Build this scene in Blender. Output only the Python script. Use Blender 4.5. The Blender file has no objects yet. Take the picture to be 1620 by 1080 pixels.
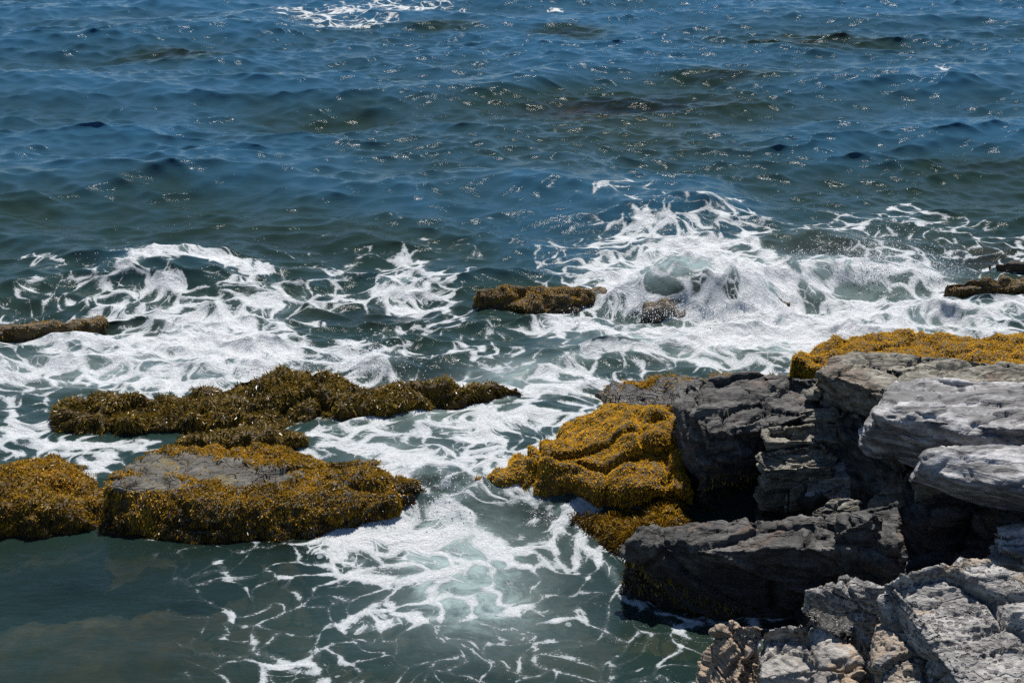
import bpy, bmesh, math, random
import numpy as np
from mathutils import Vector
random.seed(7)
R = math.radians
# ------------------------------------------------------------------ camera, light, exposure
scn = bpy.context.scene
CH, PITCH, HF = 7.0, 21.0, 36.0
cam_d = bpy.data.cameras.new('camera'); cam = bpy.data.objects.new('camera', cam_d)
scn.collection.objects.link(cam); scn.camera = cam
cam.location = (0, 0, CH); cam.rotation_euler = (R(90 - PITCH), 0, 0)
cam_d.sensor_width = 36; cam_d.lens = 18 / math.tan(R(HF / 2)); cam_d.clip_end = 3000
SUN_EL, SUN_AZ = 60.0, 10.0          # azimuth: degrees to the right of the view direction
sun_d = bpy.data.lights.new('sun', 'SUN'); sun = bpy.data.objects.new('sun', sun_d)
scn.collection.objects.link(sun)
sun_d.energy = 5.0; sun_d.angle = R(0.5); sun_d.color = (1.0, 0.955, 0.89)
sdir = Vector((math.sin(R(SUN_AZ)) * math.cos(R(SUN_EL)), math.cos(R(SUN_AZ)) * math.cos(R(SUN_EL)), math.sin(R(SUN_EL))))
sun.rotation_euler = sdir.to_track_quat('Z', 'Y').to_euler(); sun.location = sdir * 50
world = bpy.data.worlds.new('World'); scn.world = world; world.use_nodes = True
wn = world.node_tree; bg = wn.nodes['Background']
sky = wn.nodes.new('ShaderNodeTexSky'); sky.sky_type = 'NISHITA'; sky.sun_disc = False
sky.sun_elevation = R(SUN_EL); sky.sun_rotation = R(SUN_AZ); sky.air_density = 1.0; sky.dust_density = 0.0; sky.ozone_density = 6.0
wn.links.new(sky.outputs[0], bg.inputs[0]); bg.inputs[1].default_value = 0.068
scn.view_settings.view_transform = 'Standard'; scn.view_settings.look = 'None'
scn.view_settings.exposure = 0.34; scn.view_settings.gamma = 1.0
scn.render.engine = 'CYCLES'
scn.cycles.use_denoising = False; scn.cycles.sample_clamp_direct = 3.0
scn.cycles.max_bounces = 6; scn.cycles.diffuse_bounces = 1; scn.cycles.glossy_bounces = 3
scn.cycles.transmission_bounces = 3; scn.cycles.transparent_max_bounces = 8
scn.cycles.caustics_reflective = False; scn.cycles.caustics_refractive = False
scn.cycles.sample_clamp_indirect = 4.0

# ------------------------------------------------------------------ helpers
FPX = 810 / math.tan(R(HF / 2)); SP, CP = math.sin(R(PITCH)), math.cos(R(PITCH))
def W(px, py, z=0.0):
    u, v = (px - 810) / FPX, (540 - py) / FPX
    dx, dy, dz = u, CP + v * SP, -SP + v * CP
    t = (z - CH) / dz
    return Vector((dx * t, dy * t, z))
def PX(x, y, z):                      # survey coordinates of a world point (numpy)
    dz = z - CH
    f = y * CP - dz * SP; up = y * SP + dz * CP
    return 810 + FPX * x / f, 540 - FPX * up / f

rng = np.random.default_rng(11)
PERM = np.concatenate([rng.permutation(256)] * 3)
G = rng.normal(size=(256, 3)); G /= np.linalg.norm(G, axis=1)[:, None]
def perlin(P, s=0):
    P = P + s * 17.31
    i = np.floor(P).astype(np.int64); f = P - i; i &= 255
    u = f * f * f * (f * (f * 6 - 15) + 10)
    r = 0
    for dx in (0, 1):
        wx = u[:, 0] if dx else 1 - u[:, 0]; a = PERM[i[:, 0] + dx]
        for dy in (0, 1):
            wy = u[:, 1] if dy else 1 - u[:, 1]; b = PERM[a + ((i[:, 1] + dy) & 255)]
            for dz in (0, 1):
                wz = u[:, 2] if dz else 1 - u[:, 2]
                g = G[PERM[b + ((i[:, 2] + dz) & 255)]]
                r = r + wx * wy * wz * (g[:, 0] * (f[:, 0] - dx) + g[:, 1] * (f[:, 1] - dy) + g[:, 2] * (f[:, 2] - dz))
    return r * 1.6
def fbm(P, s=0, o=4):
    r, a = 0, 1.0
    for k in range(o):
        r = r + a * perlin(P * 2 ** k, s + k * 3); a *= .5
    return r
def worley(P, s=0):                   # returns F1, F2, cell random
    P = P + s * 7.7
    i = np.floor(P).astype(np.int64); f = P - i
    f1 = np.full(len(P), 9.); f2 = np.full(len(P), 9.); cid = np.zeros(len(P))
    for dx in (-1, 0, 1):
        for dy in (-1, 0, 1):
            for dz in (-1, 0, 1):
                h = PERM[PERM[PERM[(i[:, 0] + dx) & 255] + ((i[:, 1] + dy) & 255)] + ((i[:, 2] + dz) & 255)]
                j = G[h] * .5 + .5
                d = (dx + j[:, 0] - f[:, 0]) ** 2 + (dy + j[:, 1] - f[:, 1]) ** 2 + (dz + j[:, 2] - f[:, 2]) ** 2
                n = d < f1
                f2 = np.where(n, f1, np.minimum(f2, d)); cid = np.where(n, h, cid); f1 = np.where(n, d, f1)
    return np.sqrt(f1), np.sqrt(f2), cid / 255.0
def sst(a, b, x):
    t = np.clip((x - a) / (b - a), 0, 1); return t * t * (3 - 2 * t)

def make_mesh(name, co, faces, nper, smooth=True):
    me = bpy.data.meshes.new(name)
    nf = len(faces)
    me.vertices.add(len(co)); me.vertices.foreach_set('co', np.ascontiguousarray(co, dtype=np.float32).ravel())
    me.loops.add(nf * nper); me.loops.foreach_set('vertex_index', np.ascontiguousarray(faces, dtype=np.int32).ravel())
    me.polygons.add(nf); me.polygons.foreach_set('loop_start', np.arange(0, nf * nper, nper, dtype=np.int32))
    me.polygons.foreach_set('loop_total', np.full(nf, nper, dtype=np.int32))
    me.update(calc_edges=True)
    if smooth: me.polygons.foreach_set('use_smooth', np.ones(nf, dtype=bool))
    return me
def attr(me, name, data, kind='FLOAT', dom='POINT'):
    a = me.attributes.new(name, kind, dom)
    a.data.foreach_set('vector' if kind == 'FLOAT_VECTOR' else 'value', np.ascontiguousarray(data, dtype=np.float32).ravel())
def link(name, me, mat, parent=None, loc=None):
    o = bpy.data.objects.new(name, me); scn.collection.objects.link(o)
    if me and mat: me.materials.append(mat)
    if loc is not None: o.location = loc
    if parent: o.parent = parent
    return o
def tag(o, label=None, cat=None, group=None, kind=None):
    if label: o['label'] = label
    if cat: o['category'] = cat
    if group: o['group'] = group
    if kind: o['kind'] = kind
    return o

# ------------------------------------------------------------------ material helper
class N:
    def __init__(s, name):
        s.m = bpy.data.materials.new(name); s.m.use_nodes = True; s.t = s.m.node_tree; s.t.nodes.clear()
        s.out = s.t.nodes.new('ShaderNodeOutputMaterial')
    def n(s, typ, **kw):
        nd = s.t.nodes.new('ShaderNode' + typ)
        for k, v in kw.items():
            if k[0] == '_': setattr(nd, k[1:], v)
        return nd
    def c(s, a, b):
        s.t.links.new(a, b)
    def sock(s, inp, v):
        if hasattr(v, 'links') or isinstance(v, bpy.types.NodeSocket): s.c(v, inp)
        else: inp.default_value = v
    def math(s, op, a, b=0.0, c=None, clamp=False):
        nd = s.n('Math', _operation=op, _use_clamp=clamp)
        s.sock(nd.inputs[0], a); s.sock(nd.inputs[1], b)
        if c is not None: s.sock(nd.inputs[2], c)
        return nd.outputs[0]
    def mapr(s, v, a, b, c=0.0, d=1.0, smooth=False):
        nd = s.n('MapRange'); nd.interpolation_type = 'SMOOTHSTEP' if smooth else 'LINEAR'
        s.sock(nd.inputs[0], v)
        for k, x in zip((1, 2, 3, 4), (a, b, c, d)): s.sock(nd.inputs[k], x)
        return nd.outputs[0]
    def mix(s, f, a, b):
        nd = s.n('Mix', _data_type='RGBA'); s.sock(nd.inputs[0], f)
        for k, x in ((6, a), (7, b)):
            if isinstance(x, tuple): x = (*x, 1.0) if len(x) == 3 else x
            s.sock(nd.inputs[k], x)
        return nd.outputs[2]
    def attr(s, name):
        nd = s.n('Attribute'); nd.attribute_name = name; return nd
    def noise(s, vec, scale, detail=4, rough=.55, dist=0.0):
        nd = s.n('TexNoise'); s.c(vec, nd.inputs['Vector']); nd.inputs['Scale'].default_value = scale
        nd.inputs['Detail'].default_value = detail; nd.inputs['Roughness'].default_value = rough; nd.inputs['Distortion'].default_value = dist
        return nd.outputs['Fac']
    def vor(s, vec, scale, feature='F1', rand=1.0):
        nd = s.n('TexVoronoi'); nd.feature = feature; s.c(vec, nd.inputs['Vector']); nd.inputs['Scale'].default_value = scale
        nd.inputs['Randomness'].default_value = rand
        return nd.outputs['Distance']
    def mapping(s, vec, rot=(0, 0, 0), sc=(1, 1, 1)):
        nd = s.n('Mapping'); s.c(vec, nd.inputs[0]); nd.inputs['Rotation'].default_value = rot; nd.inputs['Scale'].default_value = sc
        return nd.outputs[0]
    def bump(s, h, strength, dist, normal=None):
        nd = s.n('Bump'); s.c(h, nd.inputs['Height']); nd.inputs['Strength'].default_value = strength; nd.inputs['Distance'].default_value = dist
        if normal is not None: s.c(normal, nd.inputs['Normal'])
        return nd.outputs[0]
    def ramp(s, f, stops):
        nd = s.n('ValToRGB'); s.c(f, nd.inputs[0]); e = nd.color_ramp.elements
        while len(e) < len(stops): e.new(.5)
        for k, (p, col) in enumerate(stops): e[k].position = p; e[k].color = (*col, 1)
        return nd.outputs[0]
    def principled(s, col, rough, normal=None, spec=.5):
        p = s.n('BsdfPrincipled'); s.sock(p.inputs['Base Color'], col); s.sock(p.inputs['Roughness'], rough)
        p.inputs['Specular IOR Level'].default_value = spec
        if normal is not None: s.c(normal, p.inputs['Normal'])
        s.c(p.outputs[0], s.out.inputs[0]); return p

def slate_mat(name, dark, light, patch=None, patch_amt=0.0, streak=1.0, pits=False, bump=1.0, wet=0.35, band=.35, joints=.35):
    m = N(name); g = m.n('NewGeometry').outputs['Position']
    bed = m.mapping(g, rot=(0.22, -0.06, 0.1), sc=(1.0, 2.2, 7.0))
    n1 = m.noise(bed, 1.6, 6, .6, .4); n2 = m.noise(g, 9, 6, .65); n3 = m.noise(g, 55, 4, .7)
    f = m.math('ADD', m.math('MULTIPLY', n1, .6), m.math('MULTIPLY', n2, .4))
    col = m.mix(m.mapr(f, .38, .64, smooth=True), dark, light)
    if patch:
        pm = m.mapr(m.noise(m.mapping(g, sc=(1, 1, 1.6)), 1.7, 5, .6, .6), .62 - patch_amt, .66 - patch_amt, smooth=True)
        col = m.mix(m.math('MULTIPLY', pm, .8), col, m.mix(n2, patch[0], patch[1]))
    col = m.mix(m.mapr(n3, .35, .7), m.mix(.4, col, tuple(c * .5 for c in dark)), col)
    bands = m.noise(m.mapping(g, rot=(0.22, -0.06, 0.1), sc=(.35, 3.2, 5.0)), 1.7, 5, .62, .5)
    col = m.mix(m.mapr(bands, .40, .56, smooth=True), m.mix(band, col, tuple(c * .55 for c in dark)), col)
    # hairline joints
    ve = m.n('TexVoronoi'); ve.feature = 'DISTANCE_TO_EDGE'
    wv = m.n('Vector' 'Math', _operation='ADD'); m.c(bed, wv.inputs[0])
    nz = m.n('TexNoise'); m.c(g, nz.inputs['Vector']); nz.inputs['Scale'].default_value = 3; m.c(nz.outputs['Color'], wv.inputs[1])
    m.c(wv.outputs[0], ve.inputs['Vector']); ve.inputs['Scale'].default_value = 1.1
    crack = m.mapr(ve.outputs['Distance'], 0.0, 0.03)
    streakn = m.noise(m.mapping(g, rot=(0.22, -0.06, 0.1), sc=(.7, 3.0, 26.0)), 2.4, 5, .6, .25)
    h = m.math('ADD', m.math('MULTIPLY', streakn, .8 * streak), m.math('MULTIPLY', n2, .8))
    h = m.math('ADD', h, m.math('MULTIPLY', n3, .2))
    h = m.math('ADD', h, m.math('MULTIPLY', crack, joints))
    if pits:
        pv = m.n('TexVoronoi'); pv.feature = 'F1'; m.c(m.mapping(g, sc=(1, 1, 1.4)), pv.inputs['Vector']); pv.inputs['Scale'].default_value = 26
        pr = m.mapr(m.noise(g, 3.2, 3, .5), .34, .56, .08, .50)
        pit = m.mapr(m.math('SUBTRACT', pv.outputs['Distance'], pr), -.10, .02, smooth=True)
        h = m.math('ADD', h, m.math('MULTIPLY', pit, 1.3))
        col = m.mix(m.mapr(pit, 0, 1, .75, 0), col, tuple(c * .5 for c in dark))
    z = m.n('SeparateXYZ'); m.c(g, z.inputs[0])
    wz = m.mapr(m.math('ADD', z.outputs[2], m.math('MULTIPLY', n1, .25)), wet - .05, wet + .2)
    col = m.mix(wz, m.mix(.85, col, (.008, .008, .008)), col)
    m.principled(col, m.mapr(wz, 0, 1, .38, .65), m.bump(h, .9 * bump, .035), spec=.4)
    return m.m

def weed_mat(name, stops, gloss=.35, trans=.25):
    m = N(name); g = m.n('NewGeometry').outputs['Position']
    a = m.attr('rnd').outputs['Fac']
    n1 = m.noise(g, 2.3, 4, .6); n2 = m.noise(g, 11, 3, .6)
    f = m.math('ADD', m.math('MULTIPLY', a, .42), m.math('MULTIPLY', m.mapr(n1, .3, .7), .34))
    f = m.math('ADD', f, m.math('MULTIPLY', m.mapr(n2, .3, .7), .24))
    z = m.n('SeparateXYZ'); m.c(g, z.inputs[0])
    dry = m.mapr(m.math('ADD', z.outputs[2], m.math('MULTIPLY', n1, .3)), .14, .50)
    f = m.math('SUBTRACT', f, m.mapr(dry, 0, 1, .26, 0))
    col = m.ramp(f, stops)
    p = m.principled(col, m.mapr(dry, 0, 1, .28, gloss), spec=.28)
    tr = m.n('BsdfTranslucent'); m.c(col, tr.inputs[0])
    mx = m.n('MixShader'); mx.inputs[0].default_value = trans; m.c(p.outputs[0], mx.inputs[1]); m.c(tr.outputs[0], mx.inputs[2])
    m.c(mx.outputs[0], m.out.inputs[0])
    return m.m

GOLD = [(.10, (0.060, 0.030, .005)), (.28, (0.340, 0.180, .012)), (.48, (0.700, 0.390, .016)), (.66, (0.860, 0.523, .025)), (.86, (0.850, 0.400, .02)), (1.0, (0.840, 0.665, .16))]
OLIV = [(.10, (.02, .014, .004)), (.34, (.09, .06, .010)), (.55, (.20, .135, .018)), (.75, (.34, .22, .03)), (.92, (.30, .17, .03)), (1.0, (.38, .33, .13))]
MIXW = [(.10, (0.025, 0.015, .003)), (.32, (0.120, 0.067, .008)), (.50, (0.360, 0.210, .014)), (.68, (0.600, 0.342, .02)), (.88, (0.660, 0.285, .02)), (1.0, (0.600, 0.456, .14))]
M_gold = weed_mat('golden_rockweed', GOLD, .65, .45)
M_oliv = weed_mat('wet_olive_rockweed', OLIV, .32, .2)
M_mixw = weed_mat('brown_gold_rockweed', MIXW, .5, .35)
M_under = slate_mat('weedy_stone', (.05, .028, .004), (.20, .115, .012), wet=-1)
M_boulder = slate_mat('bare_grey_stone', (.06, .055, .045), (.17, .155, .125), patch=((.12, .10, .03), (.2, .16, .05)), patch_amt=.06, wet=-.2)
M_dark = slate_mat('dark_slate', (.012, .0115, .011), (.17, .162, .147), patch=((.10, .065, .045), (.16, .11, .08)), patch_amt=.05, wet=.42, joints=.15)  # tidal wet band, its black also painting in shade on the front faces
M_mid = slate_mat('tan_slate', (.09, .082, .062), (.42, .39, .31), patch=((.12, .085, .06), (.22, .16, .12)), patch_amt=.03, wet=.2)
M_pale = slate_mat('smooth_grey_slate', (.13, .127, .127), (.60, .59, .59), patch=((.12, .11, .10), (.17, .155, .135)), patch_amt=.0, streak=1.1, wet=.1, bump=.6, band=.8, joints=.1)
M_front = slate_mat('pitted_pale_stone', (.20, .19, .18), (.60, .575, .54), patch=((.36, .25, .15), (.46, .35, .24)), patch_amt=.05, pits=True, wet=.05)
M_ochre = slate_mat('ochre_stained_stone', (.20, .185, .165), (.56, .52, .47), patch=((.40, .25, .14), (.50, .36, .22)), patch_amt=.14, wet=.1)
M_wet = slate_mat('wet_brown_stone', (.045, .032, .018), (.17, .12, .065), patch=((.10, .065, .02), (.18, .11, .03)), patch_amt=.1, wet=-.2)

# ------------------------------------------------------------------ rocks
def unit(v): v = np.array(v, float); return v / np.linalg.norm(v)
NB = unit((.07, -.30, .95)); E1 = unit(np.cross((0, 1, 0.3), NB)); E2 = np.cross(NB, E1)
def hull(top, low=None, flare=0.0, zb=-.5, under=0.0):
    """solid from top points (px,py,z) and, if given, foot points; otherwise the top is dropped straight down"""
    pts = [W(*p) for p in top]
    if low: pts += [W(*p) for p in low]; src = [W(*p) for p in low]
    else: src = pts[:]
    c = sum(src, Vector()) / len(src)
    for p in src:
        d = Vector((p.x - c.x, p.y - c.y, 0)); 
        if d.length > 0: d.normalize()
        pts.append(Vector((p.x, p.y + under, zb)) + d * flare)
    return pts
def remesh(hulls, voxel):
    bm = bmesh.new()
    for pts in hulls:
        vs = [bm.verts.new(p) for p in pts]
        r = bmesh.ops.convex_hull(bm, input=vs)
        junk = [e for e in set(r['geom_interior'] + r['geom_unused']) if isinstance(e, bmesh.types.BMVert)]
        bmesh.ops.delete(bm, geom=junk, context='VERTS')
    me = bpy.data.meshes.new('tmp'); bm.to_mesh(me); bm.free()
    o = bpy.data.objects.new('tmp', me); scn.collection.objects.link(o)
    md = o.modifiers.new('r', 'REMESH'); md.mode = 'VOXEL'; md.voxel_size = voxel; md.adaptivity = 0
    dg = bpy.context.evaluated_depsgraph_get()
    m2 = bpy.data.meshes.new_from_object(o.evaluated_get(dg))
    bpy.data.objects.remove(o); bpy.data.meshes.remove(me)
    co = get(m2); f = np.empty(len(m2.loops), dtype=np.int32); m2.loops.foreach_get('vertex_index', f); f = f.reshape(-1, 4)
    f = f[(co[f][:, :, 2] > -.22).any(1)]; u, inv = np.unique(f, return_inverse=True)
    bpy.data.meshes.remove(m2)
    return make_mesh('tmp', co[u], inv.reshape(-1, 4), 4)
def get(me, what='co'):
    a = np.empty(len(me.vertices) * 3, dtype=np.float32)
    if what == 'co': me.vertices.foreach_get('co', a)
    else: me.vertex_normals.foreach_get('vector', a)
    return a.reshape(-1, 3).astype(float)
def put(me, co): me.vertices.foreach_set('co', co.astype(np.float32).ravel()); me.update()
def relax(me, co, it):
    e = np.empty(len(me.edges) * 2, dtype=np.int32); me.edges.foreach_get('vertices', e); e = e.reshape(-1, 2)
    n = len(co); deg = np.bincount(e.ravel(), minlength=n)[:, None]
    for _ in range(it):
        s = np.stack([np.bincount(e[:, 0], co[e[:, 1], k], n) + np.bincount(e[:, 1], co[e[:, 0], k], n) for k in range(3)], 1)
        co = co * .4 + .6 * s / deg
    return co
def bedded(P, sc):
    return np.stack([P @ E1 / sc[0], P @ E2 / sc[1], P @ NB / sc[2]], 1)
def set_bed(v):
    global NB, E1, E2
    NB = unit(v); E1 = unit(np.cross((0, 1, 0.3), NB)); E2 = np.cross(NB, E1)
def slate_shape(me, amp=1.0, block=(.75, .5, .22), fine=(.30, .2, .055), a1=.11, a2=.030, a3=.02, rnd=1, seed=0, pit=0, crack=1.0, waves=0, lam=.07, terr=.028, lay=.07, **k):
    co = get(me); co = relax(me, co, rnd); put(me, co)
    nr = get(me, 'n')
    wp = co + .10 * np.stack([perlin(co * 1.3, seed + 1), perlin(co * 1.3, seed + 2), perlin(co * 1.3, seed + 3)], 1)
    f1, f2, c1 = worley(bedded(wp, block), seed)
    g1, g2, c2 = worley(bedded(wp, fine), seed + 5)
    d = a1 * (c1 - .6) * amp - .05 * crack * amp * (1 - sst(0, .10, f2 - f1))
    d += a2 * (c2 - .5) * amp - .012 * crack * amp * (1 - sst(0, .12, g2 - g1))
    d += a3 * fbm(bedded(co, (.5, .3, .12)), seed + 9, 4) * amp + .006 * perlin(co * 28, seed + 4)
    d += .05 * amp * fbm(co * 1.1, seed + 21, 2)
    s_ = wp @ NB / lay + .5 * perlin(co * 1.1, seed + 31); fl = np.floor(s_); hs = PERM[(fl.astype(np.int64) + seed * 7) & 255] / 255.
    hn = PERM[(fl.astype(np.int64) + 1 + seed * 7) & 255] / 255.; hs = hs + (hn - hs) * sst(.9, 1, s_ - fl)
    side = 1 - np.abs(nr @ NB); d += lam * (hs - .5) * sst(.1, .6, side)
    t_ = 2.6 * fbm(bedded(wp, (1.0, .42, 1.2)), seed + 41, 4); ft = np.floor(t_)
    d += terr * (ft + sst(.9, 1, t_ - ft)) * np.clip(nr @ NB, 0, 1)
    if waves: d += waves * fbm(bedded(wp, (1.7, .26, .5)), seed + 13, 3)
    if pit:
        q1, q2, qc = worley(co * 15, seed + 8); mask = sst(-.1, .35, perlin(co * 2.5, seed + 6))
        d -= pit * mask * (1 - sst(.18, .42, q1))
    co = co + nr * d[:, None]
    put(me, co)
def weed_shape(me, seed=0, rnd=12, a=.09, pc=True, **k):
    co = get(me); co = relax(me, co, rnd); put(me, co); nr = get(me, 'n')
    d = a * fbm(co * 1.7, seed, 3) + .042 * perlin(co * np.array([6, 6, 4.5]), seed + 5) + .022 * perlin(co * 14, seed + 7)
    w1, w2, wc = worley(co * 1.5 + .2 * perlin(co * 2, seed)[:, None], seed)
    d -= .10 * (1 - sst(0, .16, w2 - w1)) * k.get('creases', 1)
    put(me, co + nr * d[:, None])
def centre(mes):
    co = np.concatenate([get(m_) for m_ in mes])
    return Vector(((co[:, 0].min() + co[:, 0].max()) / 2, (co[:, 1].min() + co[:, 1].max()) / 2, co[:, 2].min()))
def root_at(name, c, label, cat, group):
    o = bpy.data.objects.new(name, None); scn.collection.objects.link(o); o.location = c
    return tag(o, label, cat, group)
def stone(me, name, mat, root, c):
    me.polygons.foreach_set('use_smooth', np.ones(len(me.polygons), dtype=bool))
    put(me, get(me) - np.array(c)); me.name = name; me.materials.clear()
    return link(name, me, mat, parent=root)
def slate(label, hulls, mat, voxel=.02, name='slate_rock', cat='rock', group='slate rocks of the ledge', parts=None, fringe=None, **k):
    set_bed((.30, -.38, .87) if mat is M_dark else (.07, -.30, .95))
    if parts: mes = [remesh([h], voxel) for h in hulls]
    else: mes = [remesh(hulls, voxel)]
    for i, m_ in enumerate(mes): slate_shape(m_, **dict(k, seed=k.get('seed', 0) + i * 31))
    c = centre(mes)
    if not parts and not fringe:
        o = stone(mes[0], name, mat, None, c); o.location = c
        return tag(o, label, cat, group)
    o = root_at(name, c, label, cat, group)
    for i, m_ in enumerate(mes): st = stone(m_, (parts or ['stone'])[i], mat, o, c)
    if fringe: fronds(st if not parts else o.children[0], M_oliv, fringe[0], k.get('seed', 0), bare=fringe[1], root=o, c=c, names=('seaweed_fringe', 'hanging_seaweed'))
    return o
def fronds(src, mat, dens, seed=0, root=None, c=None, names=('seaweed_mat', 'hanging_seaweed'), L=(.02, .045), hang=(.03, .07), wd=.0044, zmin=-.1, bare=None, up=.5, flop=.8):
    me = src.data; off = np.array(c); root = root or src.parent
    me.calc_loop_triangles(); t = np.empty(len(me.loop_triangles) * 3, dtype=np.int32); me.loop_triangles.foreach_get('vertices', t); t = t.reshape(-1, 3)
    co = get(me); a, b, cc = co[t[:, 0]], co[t[:, 1]], co[t[:, 2]]
    cr = np.cross(b - a, cc - a); ar = np.linalg.norm(cr, axis=1) / 2; nn = cr / (2 * ar[:, None] + 1e-12)
    cen = (a + b + cc) / 3 + off
    # keep what lies above water and does not face straight away or down
    w = ar * (cen[:, 2] > zmin) * (nn[:, 2] > -.5)
    w = w * np.where(nn[:, 1] > .75, .35, 1.0)
    g = np.random.default_rng(seed + 50)
    n = int(w.sum() * dens); i = g.choice(len(w), n, p=w / w.sum())
    r1, r2 = np.sqrt(g.random(n)), g.random(n)
    p = a[i] * (1 - r1)[:, None] + b[i] * (r1 * (1 - r2))[:, None] + cc[i] * (r1 * r2)[:, None]
    N_ = nn[i]; wp = p + off
    if bare is not None:
        keep = g.random(n) > bare(wp, N_); p, N_, wp = p[keep], N_[keep], wp[keep]; n = len(p)
    steep = sst(.15, .75, 1 - N_[:, 2])
    rv = g.normal(size=(n, 3)); rv -= (rv * N_).sum(1)[:, None] * N_; rv /= np.linalg.norm(rv, axis=1)[:, None]
    fd = np.stack([perlin(wp * 1.3, seed + 61), perlin(wp * 1.3, seed + 62), -.3 + 0 * wp[:, 0]], 1); fd -= (fd * N_).sum(1)[:, None] * N_; fd /= np.linalg.norm(fd, axis=1)[:, None] + 1e-6
    rv = rv * .6 + fd * .7
    down = np.array([0, 0, -1.]) - N_ * (-N_[:, 2])[:, None]
    d = N_ * (up * (1 - .2 * steep) * (.4 + g.random(n)))[:, None] + rv * (flop * (1 - .15 * steep))[:, None] + down * (.2 + 1.0 * steep)[:, None]
    d /= np.linalg.norm(d, axis=1)[:, None]
    ln = (L[0] + (L[1] - L[0]) * g.random(n)) * (1 - steep) + (hang[0] + (hang[1] - hang[0]) * g.random(n)) * steep
    s = np.cross(d, g.normal(size=(n, 3))); s /= np.linalg.norm(s, axis=1)[:, None]
    s *= (wd * (.6 + .9 * g.random(n)))[:, None]
    p0 = p - N_ * .006; p1 = p0 + d * (ln * .5)[:, None]
    d2 = d + np.array([0, 0, -1.]) * (.25 + .5 * steep)[:, None] + .4 * g.normal(size=(n, 3)); d2 /= np.linalg.norm(d2, axis=1)[:, None]
    p2 = p1 + d2 * (ln * .5)[:, None]
    V = np.stack([p0 - s * .5, p0 + s * .5, p1 - s, p1 + s, p2 - s * .7, p2 + s * .7], 1).reshape(-1, 3)
    V = V.reshape(n, 6, 3); rn = g.random(n); hangs = steep + .25 * (g.random(n) - .5) > .62
    for nm, sel in ((names[0], ~hangs), (names[1], hangs)):
        q = int(sel.sum())
        if q < 40: continue
        kk = np.arange(q)[:, None] * 6
        F = np.stack([kk + [0, 1, 3, 2], kk + [2, 3, 5, 4]], 1).reshape(-1, 4)
        m2 = make_mesh(nm, V[sel].reshape(-1, 3), F, 4, smooth=False)
        attr(m2, 'rnd', np.stack([rn[sel] * .8, rn[sel] * .8 + .2], 1).ravel(), dom='FACE')
        link(nm, m2, mat, parent=root)
def weedrock(label, hulls, mat, wmat, dens=8000, voxel=.03, seed=0, group='seaweed covered rocks', bare=None, name='seaweed_rock', fk={}, **k):
    me = remesh(hulls, voxel); weed_shape(me, seed=seed, **k)
    c = centre([me]); o = root_at(name, c, label, 'rock', group); st = stone(me, 'stone', mat, o, c)
    fronds(st, wmat, dens, seed, c=c, bare=bare, **fk)
    return o

exec_parts = []
# --- seaweed rocks -------------------------------------------------
SL = .2
def bare_top(wp, N_):
    qx, qy = PX(wp[:, 0], wp[:, 1], wp[:, 2])
    e = ((qx - 325) / 130) ** 2 + ((qy - 740 + .06 * (320 - qx)) / 21) ** 2 + .8 * perlin(wp * 3.2, 3) + .5 * perlin(wp * 9, 4)
    e2 = ((qx - 235) / 65) ** 2 + ((qy - 762) / 13) ** 2 + .5 * perlin(wp * 5, 6)
    e = np.minimum(e, e2)
    return np.where((N_[:, 2] > .2), 1 - sst(.75, 1.15, e), 0) * .97
weedrock('broad golden brown seaweed boulder with a bare grey stone patch on its flat top',
    [hull([(162, 752, .46), (250, 704, .46), (430, 696, .42), (520, 720, .34), (550, 762, .28), (420, 786, .30), (270, 782, .34), (162, 775, .38)], flare=.02),
     hull([(470, 738, .36), (575, 742, .34), (680, 764, .25), (620, 790, .22), (470, 818, .2)], flare=.1),
     hull([(190, 768, .38), (470, 735, .38), (575, 750, .26), (560, 785, .24), (380, 805, .28), (230, 800, .26)], [(152, 836, .06), (300, 850, .06), (480, 838, .06), (625, 800, .15), (690, 768, .19), (600, 732, .22)], flare=.08)],
    M_boulder, M_mixw, dens=15000, seed=1, bare=bare_top, creases=.45, a=.055, fk=dict(L=(.018, .042), hang=(.03, .10), flop=.8))
weedrock('long low dark olive seaweed ledge between the foaming sea and the flat topped boulder',
    [hull([(78, 632, .42), (200, 624, .42), (360, 610, .42), (380, 655, .34), (210, 665, .34), (84, 662, .34)], [(78, 703, .1), (250, 700, .12), (420, 700, .15), (74, 660, .1)], flare=.05),
     hull([(340, 612, .42), (430, 580, .58), (500, 579, .56), (570, 600, .42), (540, 640, .28), (380, 660, .34)], [(290, 694, .15), (450, 696, .15), (520, 676, .15), (620, 655, .12)], flare=.08),
     hull([(540, 606, .46), (620, 610, .42), (760, 604, .37), (840, 606, .31), (740, 620, .32), (600, 640, .36), (520, 650, .34)], flare=.05)],
    M_under, M_oliv, dens=8000, seed=2, a=.07, fk=dict(L=(.035, .08), hang=(.06, .13), flop=.9, up=.3))
weedrock('low olive seaweed mound tucked behind the flat topped boulder',
    [hull([(300, 690, .42), (380, 682, .46), (450, 682, .44), (482, 690, .34), (470, 705, .3), (330, 706, .36)], [(250, 716, .1), (300, 684, .1), (470, 684, .1), (500, 712, .1)], flare=.05)],
    M_under, M_oliv, dens=8000, seed=3, a=.05, fk=dict(L=(.03, .06), up=.4))
weedrock('rounded yellow brown seaweed rock at the left edge beside the flat topped boulder',
    [hull([(-60, 745, .35), (60, 728, .42), (125, 735, .34), (172, 770, .22), (90, 800, .25), (-60, 810, .25)], [(-80, 850, 0), (60, 848, 0), (165, 832, .04), (185, 770, .08), (120, 728, .1)], flare=.05)],
    M_under, M_mixw, dens=9000, seed=4, a=.06, creases=.5, fk=dict(L=(.02, .05)))
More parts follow.
